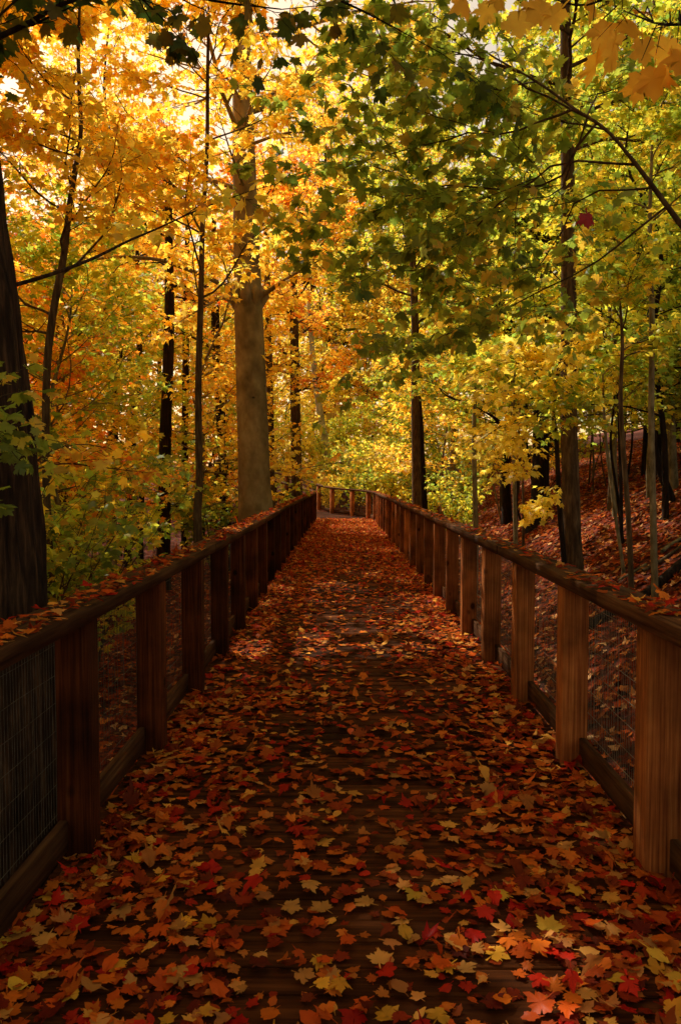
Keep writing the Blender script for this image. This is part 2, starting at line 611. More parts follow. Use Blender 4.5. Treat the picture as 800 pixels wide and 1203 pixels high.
MP = (LP + RP) / 2
cm = np.concatenate([[0], np.cumsum(np.linalg.norm(np.diff(MP, axis=0), axis=1))])


def lr(s):
    """left and right edge of the walk after s metres of its middle line"""
    return (np.array([np.interp(s, cm, LP[:, k]) for k in range(3)]), np.array([np.interp(s, cm, RP[:, k]) for k in range(3)]))


deck = MB()
s, PL = 0.0, .143
while s < cm[-1] - .2:
    l0, r0 = lr(s + .004)
    l1, r1 = lr(s + PL - .004)
    ext = unit(r0 - l0) * .045
    jl, jr = random.uniform(-.02, .02), random.uniform(-.02, .02)
    l0, l1, r0, r1 = l0 - ext * (1 + jl), l1 - ext * (1 + jl), r0 + ext * (1 + jr), r1 + ext * (1 + jr)
    dz = np.array([0, 0, random.uniform(-.0025, .0025)])
    th = np.array([0, 0, .04])
    bv = (l1 - l0) * .03
    dn = np.array([0, 0, .004])
    top = [l0 + dz - dn, l0 + bv + dz, l1 - bv + dz, l1 + dz - dn, r1 + dz - dn, r1 - bv + dz, r0 + bv + dz, r0 + dz - dn]
    vs = top + [l0 - th, l1 - th, r1 - th, r0 - th]
    rr = random.random()
    deck.add(vs, [(0, 7, 6, 1), (1, 6, 5, 2), (2, 5, 4, 3), (3, 4, 10, 9), (7, 0, 8, 11), (8, 9, 10, 11)], rr)
    deck.add([vs[k] for k in (0, 1, 2, 3, 9, 8)], [(0, 1, 2, 3, 4, 5)], rr)
    deck.add([vs[k] for k in (4, 5, 6, 7, 11, 10)], [(0, 1, 2, 3, 4, 5)], rr)
    s += PL
for side in (.12, .5, .88):           # joists under the planks
    pts = [(lr(a)[0] * (1 - side) + lr(a)[1] * side) - np.array([0, 0, .13]) for a in np.arange(0, cm[-1] - .3, 1.0)]
    for a, b in zip(pts[:-1], pts[1:]):
        d = b - a
        deck.box((a + b) / 2, d / 2 * .998, unit(np.cross(d, UP)) * .03, UP * .085)
tag(deck.build('boardwalk', wood_deck), kind='structure')

# ------------------------------------------------------------------ railings
RAIL_UNDER, RAIL_TH, RAIL_W = 1.055, .07, .20


def railing(P, s_first, gap, label, side, group=None, s_end=None):
    """posts, cap rail, kick board and wire on the line P; side = +1 when the walk lies to the left of the line"""
    tot = resample(P, 0)[1]
    s_end = s_end or tot - .1
    ss = np.arange(s_first, s_end, gap)
    base = resample(P, ss[len(ss) // 2])[0]
    base = base.copy()
    root = empty('boardwalk_railing', base, label, 'railing', group)
    posts = []
    for a in ss:
        p = resample(P, a)[0]
        q = resample(P, min(a + .2, tot))[0]
        t = q - p
        t[2] = 0
        t = unit(t)
        n = np.array([-t[1], t[0], 0])
        posts.append((p, t, n))
        b = MB()
        zb = float(H(p[0], p[1])) - .3
        ztop = p[2] + RAIL_UNDER
        half = (ztop - zb) / 2
        wx, wy = random.uniform(.071, .079), random.uniform(.069, .076)
        tw = random.gauss(0, .02)
        t2, n2 = t * math.cos(tw) + n * math.sin(tw), n * math.cos(tw) - t * math.sin(tw)
        b.box((p[0], p[1], zb + half), t2 * wy, n2 * wx, UP * half, .006)
        b.build('post', wood_post if side > 0 else wood_post_shaded, root, org=base)
    # cap rail, in lengths of two bays butted end to end
    cap = MB()
    s0 = ss[0] - gap * .55
    edges = list(np.arange(s0, s_end + gap, gap * 2))
    for a, b_ in zip(edges[:-1], edges[1:]):
        k = max(2, int((b_ - a) / .4))
        q = resample(P, np.linspace(max(a, 0) + .004, min(b_, tot) - .004, k + 1))[0]
        rr = random.random()
        jz = random.uniform(0, .004)
        w2, bv = RAIL_W / 2 + random.uniform(-.005, .005), .004
        q = q + UP * random.uniform(-.003, .003)
        prof = [(-w2, 0), (-w2, RAIL_TH - bv), (-w2 + bv, RAIL_TH), (w2 - bv, RAIL_TH), (w2, RAIL_TH - bv), (w2, 0)]
        tt = np.gradient(q, axis=0)
        nn = np.stack([-tt[:, 1], tt[:, 0], np.zeros(len(tt))], -1)
        nn /= np.linalg.norm(nn, axis=1)[:, None]
        vs = []
        for c, n in zip(q, nn):
            for (x, z) in prof:
                vs.append(c + n * (x + side * -.012) + UP * (RAIL_UNDER + z + jz))
        f = []
        m = len(prof)
        for r_ in range(k):
            for c in range(m):
                d = (c + 1) % m
                f.append((r_ * m + c, r_ * m + m + c, r_ * m + m + d, r_ * m + d))
        cap.add(vs, f, rr)
        cap.add(vs[:m], [tuple(range(m))], rr)
        cap.add(vs[-m:][::-1], [tuple(range(m))], rr)
    cap.build('top_rail', wood_rail, root, org=base)
    for (p, t, n), (p2, t2, n2) in zip(posts[:-1], posts[1:]):
        off = -side * n * .045
        a, b_ = p + t * .07 + off, p2 - t2 * .07 - side * n2 * .045
        kb = MB()
        d = (b_ - a)
        kb.box((a + b_) / 2 + UP * .10, d / 2, unit(np.cross(d, UP)) * .019, UP * .07, .004)
        kb.build('kick_board', wood_rail, root, org=base)
        wm = MB()
        dist = (a + b_)[1] / 2
        step = .027 if dist < 9 else .05 if dist < 16 else .1
        rw = .0012 if dist < 9 else .0015 if dist < 16 else .0022
        z0, z1 = .17, RAIL_UNDER
        wo = -side * n * .028
        for u in np.arange(step / 2, 1.0, step / np.linalg.norm(d)):
            q = a + d * u + wo
            wm.tube([q + UP * z0, q + UP * (z0 + z1) / 2 + n * random.gauss(0, .003), q + UP * z1], rw, 3)
        for z in np.arange(z0 + .03, z1, .125):
            zz = z + random.gauss(0, .004)
            wm.tube([a + wo + UP * zz, a + d * .33 + wo + UP * (zz - .004), a + d * .66 + wo + UP * (zz - .004 + random.gauss(0, .004)),
                     b_ + wo + UP * zz], rw * (1.9 if side > 0 else 1.2), 3)
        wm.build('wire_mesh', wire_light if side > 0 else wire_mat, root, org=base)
    return root


def s_of_y(P, y):
    c = np.concatenate([[0], np.cumsum(np.linalg.norm(np.diff(P, axis=0), axis=1))])
    return float(np.interp(y, P[:, 1], c))


LO = LP.copy()
RO = RP.copy()
sl = s_of_y(LO, 3.4)
sr = s_of_y(RO, 3.26)
railing(LO, sl - 1.27, 1.27, 'left handrail with heavy posts, dark wire and loose red leaves along its cap', -1)
railing(RO, sr - 1.255, 1.255, 'right handrail of brown square posts, swinging across the path at its far end', 1)

# ------------------------------------------------------------------ trees: featured ones, each on its own measured line
def px_path(pts, d):
    out = []
    for k, p in enumerate(pts):
        dd = p[2] if len(p) > 2 else d
        out.append(at(p[0], p[1], dd))
    return np.array(out)


def trunk_from(T, pts, widths, d, sides=14, lump=.04, ground=True, m=6):
    """pts bottom to top in the photo, widths in photo pixels"""
    P = px_path(pts, d)
    rad = np.array(widths, float) * d / FPX / 2
    if ground:
        z = float(H(P[0][0], P[0][1])) - .15
        if P[0][2] > z:
            foot = P[0].copy()
            k = (P[0] - P[1]) / max(P[0][2] - P[1][2], -9e9 if False else 1e-6) if False else None
            foot[2] = z
            P = np.vstack([foot, P])
            rad = np.concatenate([[rad[0] * 1.15], rad])
    Q = smooth_path(P, m)
    rr = np.interp(np.linspace(0, len(P) - 1, len(Q)), np.arange(len(P)), rad)
    T.trunk.tube(Q, rr, sides, lump)
    return Q, rr


def crown_on(T, Q, rr, zlo, zhi, n, L, cfg, az=None, up=(.1, .5), lr_=.3):
    """limbs all round a trunk line between two heights"""
    zs = Q[:, 2]
    for i in range(n):
        z = zlo + (zhi - zlo) * (i + random.random()) / n
        k = int(np.argmin(abs(zs - z)))
        a = random.random() * 2 * PI if az is None else random.gauss(az[0], az[1])
        f = (z - zlo) / (zhi - zlo + 1e-6)
        ll = L * random.uniform(.7, 1.2) * (1.1 - .6 * f)
        e = random.uniform(*up) + .5 * f
        T.limb(Q[k], (math.cos(a), math.sin(a), e), ll, min(rr[k] * lr_ + .004, .05), 0, cfg)


CFG = dict(n=(10, 5), ratio=(.42, .5))
CFG_S = dict(n=(9, 5), ratio=(.45, .5))
roots = []

# A  the big dark trunk at the left edge
T = Tree()
P = px_path([(2, 760), (0, 725), (-13, 550), (-27, 400), (-41, 270), (-53, 150), (-70, 0), (-90, -200)], 4.2)
P = np.vstack([[P[0][0] + .02, P[0][1], -1.2], P, P[-1] + [-.15, .1, 3], P[-1] + [-.2, .3, 6.5]])
Q = smooth_path(P, 14)
rr = np.interp(np.linspace(0, 1, len(Q)), [0, .12, .3, .6, 1], [.31, .262, .25, .2, .07])
sides = 72
tt = np.gradient(Q, axis=0)
ang = np.arange(sides) * 2 * PI / sides
ph = rng.random(9) * 6.28
vv = []
for k, (c, r) in enumerate(zip(Q, rr)):
    z = c[2]
    rid = sum(np.abs(np.sin(ang * f / 2 + ph[j] + .55 * np.sin(z * (1.1 + j * .37) + ph[-j]))) * a for j, (f, a) in
              enumerate(((17, .5), (23, .4), (11, .3), (31, .25))))
    rid = rid / 1.45
    brk = .85 + .15 * np.sin(z * 9 + ang * 5 + 2 * np.sin(ang * 9))
    R = r * (.88 + .22 * rid * brk)
    vv.append(np.stack([c[0] + R * np.cos(ang), c[1] + R * np.sin(ang), np.full(sides, z)], -1))
vv = np.concatenate(vv)
ii = np.arange(len(Q) - 1)[:, None] * sides
jj = np.arange(sides)[None]
kk = (jj + 1) % sides
T.trunk.add(vv, np.stack([ii + jj, ii + kk, ii + sides + kk, ii + sides + jj], -1).reshape(-1, 4))
# thin bough across the picture
T.along(smooth_path(np.array([at(5, 338, 4.3), at(60, 322, 4.6), at(110, 303, 4.9), at(150, 283, 5.2), at(185, 268, 5.5), at(240, 243, 6.0),
                              at(300, 222, 6.6)]), 3), .013, 0, dict(n=(5, 3), ratio=(.2, .4), t0=(.45, .2)), r1=.004)
crown_on(T, Q, rr, 6.8, 13, 22, 4.2, CFG)
roots.append(T.finish('maple_tree', (P[0][0], P[0][1], -1.0), 'huge dark furrowed trunk rising at the left edge beside the railing', 'tree',
                      bark_furrowed, M['gold'], 14, .1, smooth=True))

# B  the beech
T = Tree()
Q, rr = trunk_from(T, [(303, 660), (302, 625), (299, 570), (297, 500), (294, 420), (292, 360), (289, 270), (287, 200), (285, 100), (283, 0),
                       (282, -150), (280, -320)], [56, 45, 38, 36, 34.5, 33, 29, 27, 23, 18, 12, 6], 15, 32, .02)
bc = dict(n=(10, 4), ratio=(.26, .45), t0=(.3, .15))
for line, r in (([(282, 352, 15), (262, 335, 14.7), (225, 318, 14.2), (175, 303, 13.6), (105, 305, 13), (30, 330, 12.4), (-30, 345, 12)], .055),
                ([(300, 352, 15), (318, 340, 14.8), (345, 322, 14.4), (385, 300, 14)], .06),
                ([(283, 358, 15), (262, 350, 14.5), (240, 360, 14), (200, 385, 13.5)], .04),
                ([(290, 250, 15), (250, 215, 14.4), (200, 190, 13.8), (140, 180, 13.2)], .04),
                ([(292, 170, 15), (340, 155, 14.4), (390, 160, 14)], .035), ([(287, 220, 15), (275, 190, 13.6), (262, 150, 12.2)], .035),
                ([(286, 150, 15), (300, 110, 13.4), (318, 80, 12.0)], .03), ([(284, 120, 15), (270, 95, 13.2), (250, 75, 12.2)], .03),
                ([(288, 290, 15), (310, 262, 13.8), (340, 250, 12.8)], .03), ([(284, 60, 15), (300, 40, 13.4), (330, 30, 12.2)], .03)):
    T.along(smooth_path(px_path(line, 15), 4), r, 0, bc, r1=.008)
for a in np.linspace(0, 2 * PI, 9):      # swollen collar where the boughs leave
    c = at(291, 350, 15)
    T.trunk.tube([c + [math.cos(a) * .2, math.sin(a) * .2, -.25], c + [math.cos(a) * .32, math.sin(a) * .32, 0.02],
                  c + [math.cos(a) * .22, math.sin(a) * .22, .22]], [.05, .11, .05], 7, .2)
crown_on(T, Q, rr, 7.2, 15.5, 17, 4.2, CFG)
roots.append(T.finish('beech_tree', (Q[0][0], Q[0][1], Q[0][2]), 'stout smooth grey beech trunk behind the left railing, with a dark knotted collar of boughs',
                      'tree', bark_beech, M['gold'], 18, .11))

# thin and middling trunks
def pole(name, pts, widths, d, label, bark, leaf, crown=None, sides=9, size=.1, dens=20, group=None, lines=(), lcfg=None, lump=.05):
    T = Tree()
    Q, rr = trunk_from(T, pts, widths, d, sides, lump)
    if crown:
        crown_on(T, Q, rr, *crown)
    for ln, r in lines:
        T.along(smooth_path(px_path(ln, d), 3), r, 0, lcfg or CFG_S, r1=.003)
    roots.append(T.finish(name, tuple(Q[0]), label, 'tree', bark, leaf, dens, size, group))
    return T


G, O, YG, GR, PY = M['gold'], M['orange'], M['yellowgreen'], M['green'], M['paleyellow']
pole('maple_sapling', [(60, 700), (54, 560), (55, 440), (62, 370), (75, 300), (82, 240), (90, 190), (95, 150), (92, 60), (96, -40)],
     [10, 9, 9, 9, 8, 7, 6, 5, 4, 2], 9, 'slender crooked sapling swaying right, next to the huge dark trunk', bark_brown, G, (3.2, 7.2, 12, 1.7, CFG_S))
pole('maple_sapling', [(233, 660), (232, 600), (234, 560), (233, 450), (236, 350), (238, 260), (243, 180), (244, 80), (246, -40)],
     [11, 10, 9, 8, 7, 6, 5, 4, 2], 10.5, 'straight slim brown pole of a maple just left of the beech', bark_brown, G, (3.6, 8.5, 14, 1.9, CFG_S))
pole('maple_tree', [(319, 600), (318, 500), (316, 425), (314, 330), (312, 230)], [9, 8, 8, 7, 5], 20,
     'thin brown trunk close against the right side of the beech', bark_brown, O, (5.5, 10, 14, 2.4, CFG))
pole('maple_tree', [(349, 592), (348, 540), (347, 480), (346, 420), (345, 340), (342, 240)], [13, 12.5, 12, 11, 9, 6], 24,
     'dark brown straight trunk standing where the left railing ends', bark_brown, O, (4.3, 12, 22, 2.6, CFG))
pole('birch_tree', [(394, 576), (391, 562), (384, 525), (377, 490), (371, 450), (366, 400), (362, 340)], [10, 9, 8, 8, 7, 6, 4], 42,
     'pale leaning trunk beyond the bend in the path', bark_pale, G, (9, 13, 7, 2.4, CFG), size=.13)
pole('maple_tree', [(490, 602), (489, 550), (488, 480), (488, 420), (487, 360), (484, 280), (482, 180), (480, 90), (481, 10)], [12, 10.5, 10, 9.5, 9, 7.5, 6, 4, 2], 27,
     'dark upright trunk beside the far right railing, the thicker of a pair', bark_brown, YG, (7, 17.5, 28, 3.4, CFG), size=.12)
pole('maple_tree', [(499, 603), (497, 560), (494, 500), (490, 440), (489, 380)], [8, 7, 7, 6, 4], 28,
     'dark thin trunk leaning in on the thicker trunk of a pair', bark_dark, YG, (5.8, 7.5, 5, 1.6, CFG_S))
pole('maple_sapling', [(559, 626), (558, 580), (557, 530), (557, 495), (560, 440)], [6.5, 6, 5.5, 5, 3], 14,
     'pale grey stick of a sapling standing alone on the open bank', bark_grey, YG, (3.0, 4.2, 5, 1.1, CFG_S))
pole('maple_sapling', [(606, 645), (605, 600), (604, 545), (602, 480), (606, 420)], [5.5, 5, 5, 4, 2], 12,
     'spindly grey sapling between the big dark stump-footed trunk and the lone stick', bark_grey, YG, (2.6, 3.6, 5, 1.0, CFG_S))
pole('maple_tree', [(674, 678), (672, 640), (670, 560), (668, 480), (668, 350), (667, 200), (665, 80), (664, -60), (662, -220)],
     [25, 22, 20, 18.5, 17.5, 15, 13, 10, 6], 11, 'tall straight brown trunk on the bank, thickest on the right side', bark_brown, YG,
     (6.2, 10, 12, 2.6, CFG), sides=20)
pole('maple_sapling', [(664, 678), (657, 593), (654, 520), (650, 482), (655, 440), (662, 395)], [6.5, 6, 5.5, 5, 4, 2], 10.2,
     'thin forked sapling with drooping yellow sprays hugging the tall brown trunk', bark_dark, PY, (2.6, 3.4, 4, .8, CFG_S), size=.095, dens=14,
     lines=(([(651, 490), (620, 490), (590, 500), (560, 520, 9.6)], .01), ([(655, 530), (640, 520), (615, 540), (590, 560, 9.8)], .008), 
            ([(650, 482), (625, 468), (600, 462), (570, 465, 9.8)], .012), ([(654, 520), (635, 505), (612, 500), (590, 520, 9.8)], .01),
            ([(656, 560), (648, 570), (635, 590), (628, 600)], .006), ([(652, 500), (680, 470), (710, 452), (730, 440)], .008),
            ([(653, 470), (630, 440), (600, 425), (560, 440, 9.6)], .01)), lcfg=dict(n=(9, 4), ratio=(.36, .5), trop=(0, -.05, -.1)))
pole('oak_tree', [(630, 628), (634, 600), (635, 560), (636, 500), (638, 450), (640, 380), (642, 280)], [36, 24, 20, 19, 18, 16, 11], 19,
     'black trunk with a flaring foot on the bank behind the yellow sprays', bark_dark, GR, (6.5, 11, 14, 2.8, CFG), sides=16)
stems = [([(732, 668), (725, 620), (717, 560), (711, 508), (708, 440)], [4.5, 4, 4, 3.5, 2], 10, 'thread-thin slanting sapling on the red bank', bark_grey),
         ([(725, 618), (721, 560), (720, 465), (722, 360), (720, 250)], [10, 8.5, 8, 7, 4], 14,
          'smooth grey pole standing in the middle of the clump of stems', bark_grey),
         ([(742, 702), (738, 606), (733, 540), (729, 470), (731, 400), (726, 330)], [7, 6, 6, 5, 4, 2], 8,
          'slim brown sapling whose foot is behind the right handrail', bark_brown),
         ([(730, 645), (729, 560), (727, 486), (722, 400)], [5, 4.5, 4, 2], 12, 'straight thin stem right behind the smooth grey pole', bark_dark),
         ([(769, 690), (767, 593), (765, 486), (766, 380), (763, 280), (766, 170)], [8, 7.5, 7, 6.5, 5, 3], 8.5,
          'straight olive pole rising past the end of the fallen log', bark_grey),
         ([(792, 590), (789, 540), (786, 460), (782, 360), (776, 240), (770, 120), (768, 0)], [13, 12, 11, 10, 9, 7, 4], 15,
          'grey trunk high on the bank at the right edge, bending left as it climbs', bark_grey),
         ([(800, 622), (786, 580), (773, 545), (766, 500), (764, 450)], [11, 10, 9, 7, 4], 13, 'dark leaning trunk at the right edge above the log', bark_dark),
         ([(775, 540), (774, 500), (773, 440), (772, 360)], [13, 12, 11, 8], 18, 'dark trunk half hidden high on the bank', bark_dark)]
for pts, wd, d, lab, bk in stems:
    top = at(pts[-1][0], pts[-1][1], d)[2]
    pole('maple_sapling' if wd[0] < 9 else 'maple_tree', pts, wd, d, lab, bk, YG if d < 12 else GR, (top * .72, top, 5, 1.0 if d < 12 else 1.8, CFG_S),
         size=.085)

for pts, wd, d, lab, bk in (
        ([(192, 660), (193, 600), (194, 520), (197, 440), (199, 370), (198, 260), (196, 150)], [17, 15, 14, 13, 12, 9, 6], 17,
         'dark branching trunk in the left woods halfway between the slim pole and the crooked sapling', bark_dark),
        ([(217, 640), (217, 540), (218, 440), (219, 340), (221, 220)], [9, 8, 8, 7, 4], 22, 'narrow dark trunk just left of the straight slim pole', bark_dark),
        ([(76, 640), (75, 560), (72, 480), (70, 400), (74, 300)], [13, 12, 11, 10, 6], 16, 'short-looking brown trunk right of the crooked sapling', bark_brown),
        ([(266, 640), (263, 560), (258, 470), (253, 380), (251, 260)], [13, 12, 11, 10, 6], 21, 'dark trunk close to the left side of the beech', bark_dark),
        ([(150, 640), (153, 560), (160, 470), (164, 380), (160, 270)], [9, 8, 8, 7, 4], 24, 'distant dark trunk between the two left saplings, leaning right', bark_dark)):
    top = at(pts[-1][0], pts[-1][1], d)[2]
    pole('maple_tree', pts, wd, d, lab, bk, random.choice([G, O]), (top * .6, top, 7, 2.2, CFG_S), size=.11, dens=15)
for base, lines, lab, lf in (
        ([-1.98, 3.35, -1.0], ([(-60, 700, 3.4), (-50, 560, 3.45), (-35, 490, 3.5), (-10, 470, 3.5), (15, 462, 3.55)], [(-35, 490, 3.5), (-20, 500, 3.5), (15, 505, 3.5)]),
         'near sapling with a few olive leaves hanging in front of the huge dark trunk', M['olive']),
        ([-2.75, 5.1, -1.1], ([(-70, 700, 5.0), (-50, 600, 5.0), (20, 560, 5.0), (70, 545, 5.05), (110, 548, 5.1), (145, 552, 5.1)],
                              [(20, 560, 5.0), (60, 530, 5.1), (95, 522, 5.2), (125, 526, 5.2)]),
         'near sapling holding a flat spray of orange leaves right of the huge dark trunk', M['orange'])):
    T = Tree()
    for k, ln in enumerate(lines):
        pp = px_path(ln, 4)
        if k == 0:
            pp = np.vstack([base, pp])
        T.along(smooth_path(pp, 4), .012 if k == 0 else .007, 0, dict(n=(5, 2), ratio=(.11, .5), end=.06, t0=(.7 if k == 0 else .2, .2), trop=(0, -.03, -.05)), r1=.003)
    roots.append(T.finish('maple_sapling', tuple(base), lab, 'tree', bark_brown, lf, 26, .068, template=MAPLE_FINE, droop=.3))

# the leaning green maple whose boughs reach over the walk
T = Tree()
P = np.vstack([[3.9, 5.2, .2], [3.6, 5.3, .9], px_path([(905, 440, 5.4), (840, 320, 5.5), (790, 250, 5.5), (745, 190, 5.5), (712, 152, 5.5), (675, 127, 5.5), (630, 95, 5.6),
                                        (570, 60, 5.8), (500, 10, 6.0)], 5.5)])
Q = smooth_path(P, 5)
rr = np.interp(np.linspace(0, 1, len(Q)), [0, .3, .55, .8, 1], [.042, .024, .012, .008, .004])
T.trunk.tube(Q, rr, 10, .06)
gc = dict(n=(10, 5), ratio=(.36, .5), t0=(.2, .15), jit=.3)
for ln, r in (([(700, 142, 5.5), (600, 112, 5.7), (520, 85, 5.9), (430, 55, 6.2)], .014),
              ([(675, 127, 5.5), (610, 160, 5.8), (520, 180, 6.1), (440, 172, 6.4), (375, 150, 6.6)], .016),
              ([(700, 145, 5.5), (620, 200, 5.8), (530, 232, 6.1), (440, 240, 6.4), (360, 215, 6.6)], .016),
              ([(748, 193, 5.5), (660, 222, 5.8), (560, 285, 6.2), (470, 305, 6.5), (370, 290, 6.8)], .016),
              ([(783, 242, 5.5), (710, 300, 5.8), (610, 340, 6.2), (530, 375, 6.5), (455, 440, 6.8)], .014),
              ([(712, 152, 5.5), (640, 150, 6.2), (560, 130, 6.8)], .012),
              ([(690, 137, 5.5), (640, 185, 6.0), (580, 240, 6.6), (500, 260, 7.0)], .012),
              ([(768, 220, 5.5), (680, 245, 6.2), (600, 310, 6.8), (520, 340, 7.2), (470, 390, 7.4)], .012),
              ([(630, 95, 5.6), (560, 95, 6.2), (490, 110, 6.8), (420, 120, 7)], .01),
              ([(690, 135, 5.5), (740, 100, 5.9), (790, 90, 6.2)], .012)):
    bp = px_path(ln, 5.5)
    bp[1:-1] += rng.normal(0, .09, (len(bp) - 2, 3))
    bp = smooth_path(bp, 3)
    bp[2:] += rng.normal(0, .018, (len(bp) - 2, 3))
    T.along(bp, r * .62, 0, gc, r1=.002)
roots.append(T.finish('maple_tree', tuple(P[0]), 'leaning green maple whose thin boughs reach left over the walk', 'tree', bark_brown, M['olive'], 25,
                      .09, template=MAPLE_FINE, tilt=.55))

rl = leaves_mesh('leaf', np.array([at(689, 250, 4.9)]), np.array([[.1, 0, -1.0]]), np.array([[.2, -.9, .3]]), np.array([.105]), np.array([.5]), MAPLE_FINE,
                 org=P[0])
tag(link('leaf', rl, leaf_mat('crimson_leaf', ['b01818', 'a01414']), roots[-1]), 'single crimson leaf hanging among the green ones')

# near bough of dark leaves at the top, from a tree left of the viewer
T = Tree()
Q = smooth_path(np.array([[-3.4, 2.6, -1.1], [-3.35, 2.7, 1], [-3.3, 2.8, 4], [-3.2, 3, 7], [-3.3, 3.2, 11]]), 6)
T.trunk.tube(Q, np.linspace(.16, .05, len(Q)), 14, .05)
tc_ = dict(n=(7, 3), ratio=(.3, .45), t0=(.35, .2), trop=(0, -.05, -.12))
for ln, r in (([(-300, 150, 3.3), (0, 42, 4.3), (75, 3, 4.5), (150, -10, 4.7), (190, 20, 4.8)], .02),
              ([(-280, 60, 3.3), (40, -40, 4.3), (160, -20, 4.5), (250, 0, 4.7), (330, 10, 4.9)], .018),
              ([(-200, -60, 3.4), (150, -70, 4.2), (300, -35, 4.6), (400, 0, 4.9), (470, 35, 5.1)], .018)):
    T.along(smooth_path(px_path(ln, 4), 3), r, 0, tc_, r1=.004)
crown_on(T, Q, np.linspace(.16, .05, len(Q)), 6.5, 11, 12, 3.4, CFG)
roots.append(T.finish('maple_tree', tuple(Q[0]), 'near maple whose dark green sprays hang along the top of the view', 'tree', bark_dark, M['darkgreen'], 9, .1,
                      template=MAPLE_FINE, droop=.6))

# near bough of yellow leaves at the top right
T = Tree()
Q = smooth_path(np.array([[2.6, 1.4, -.2], [2.6, 1.45, 1.2], [2.55, 1.5, 2.6], [2.45, 1.6, 4.4]]), 6)
T.trunk.tube(Q, np.linspace(.05, .015, len(Q)), 10, .05)
nb = []
for ln, r in (([(1500, 60, 1.6), (1050, 10, 1.8), (900, 20, 1.95), (800, 28, 2.0), (768, 26, 2.05)], .008),
              ([(1500, -120, 1.6), (950, -60, 2.1), (760, -25, 2.4), (690, 5, 2.5), (640, -5, 2.6)], .007),):
    bp = smooth_path(np.vstack([[2.56, 1.48, 2.55 if r > .0075 else 2.9], px_path(ln, 2)]), 4)
    nb.append(bp)
    T.wood.tube(bp, np.linspace(r, .0025, len(bp)), 7)
spots = [(705, 40, 2.3, 1), (735, 22, 2.4, 1), (752, 88, 2.0, 0), (700, 62, 2.3, 2), (770, 78, 1.9, 0), (790, 68, 1.85, 0), (715, 25, 2.4, 0), (660, 8, 2.5, 1), (575, 2, 2.9, 1),
         (540, -6, 2.9, 0), (610, 12, 2.8, 2), (760, 15, 2.2, 2), (720, 50, 2.25, 0), (690, -4, 2.5, 2), (785, 45, 2.0, 1), (800, 60, 1.85, 0), (585, -4, 2.8, 0), (755, 45, 2.2, 0), (640, 0, 2.6, 0)]
pos = np.array([at(a, b, c) for a, b, c, k in spots])
n = len(pos)
td = np.tile([-.2, .0, -.9], (n, 1)) + rng.normal(0, .35, (n, 3))
nm = np.tile([.1, -.75, .45], (n, 1)) + rng.normal(0, .25, (n, 3))
nbp = np.vstack(nb)
for p, d_ in zip(pos, td):       # each leaf hangs from a twig of the bough
    b0 = p - unit(d_) * .035
    q = nbp[int(np.argmin(np.linalg.norm(nbp - b0 - [0, 0, .03], axis=1)))]
    T.wood.tube([q, (q + b0) / 2 + [0, 0, .03 + .1 * np.linalg.norm(q - b0)], b0], [.0025, .0018, .0009], 4)
root = T.finish('maple_sapling', tuple(Q[0]), 'near sapling whose big ochre leaves hang in the top right corner', 'tree', bark_dark, M['ochre'])
me = leaves_mesh('crown', pos, td, nm, np.array([.088 * random.uniform(.8, 1.15) for _ in spots]), rng.random(n), MAPLE_FINE, org=Q[0])
link('crown', me, M['ochre'], root)
roots.append(root)

# ------------------------------------------------------------------ forest: prototypes and their copies
def proto_tall(h, zlo, L, nl, *_):
    T = Tree()
    k = 7
    P = np.array([[random.gauss(0, .045) * i, random.gauss(0, .045) * i, -.4 + (h + .4) * i / k] for i in range(k + 1)])
    Q = smooth_path(P, 4)
    rr = np.interp(np.linspace(0, 1, len(Q)), [0, .05, .5, 1], [.24, .17, .11, .02])
    T.trunk.tube(Q, rr, 12, .05)
    crown_on(T, Q, rr, zlo, h, nl, L, CFG)
    return T


def proto_small(h, zlo, L, nl):
    T = Tree()
    k = 5
    P = np.array([[random.gauss(0, .1) * i, random.gauss(0, .1) * i, -.3 + (h + .3) * i / k] for i in range(k + 1)])
    Q = smooth_path(P, 4)
    rr = np.interp(np.linspace(0, 1, len(Q)), [0, .05, .5, 1], [.075, .06, .04, .008])
    T.trunk.tube(Q, rr, 8, .05)
    crown_on(T, Q, rr, zlo, h, nl, L, CFG, up=(-.05, .35))
    return T


def proto_shrub(h, sp, nst):
    T = Tree()
    for i in range(nst):
        a = 2 * PI * i / nst + random.random()
        P = np.array([[0, 0, -.2], [.1 * math.cos(a), .1 * math.sin(a), .3], [sp * .5 * math.cos(a), sp * .5 * math.sin(a), h * .6],
                      [sp * math.cos(a), sp * math.sin(a), h * random.uniform(.8, 1.05)]])
        T.along(smooth_path(P, 4), .016, 0, dict(n=(9, 4), ratio=(.3, .45), t0=(.2, .15), lift=.2), r1=.004)
    return T


PROTO = {}


def place(kind, leaf, bark, x, y, rz, sc, label, name, cat='tree', group=None):
    """a thing with its trunk, branches and crown; copies share their meshes"""
    z = float(H(x, y))
    key = kind
    root = empty(name, (x, y, z), label, cat, group)
    root.rotation_euler = (0, 0, rz)
    root.scale = (sc, sc, sc * random.uniform(.92, 1.1))
    for part, me in PROTO[key].items():
        o = bpy.data.objects.new(part, me)
        COL.objects.link(o)
        o.parent = root
        o.material_slots[0].link = 'OBJECT'
        o.material_slots[0].material = leaf if part == 'crown' else bark
    return root


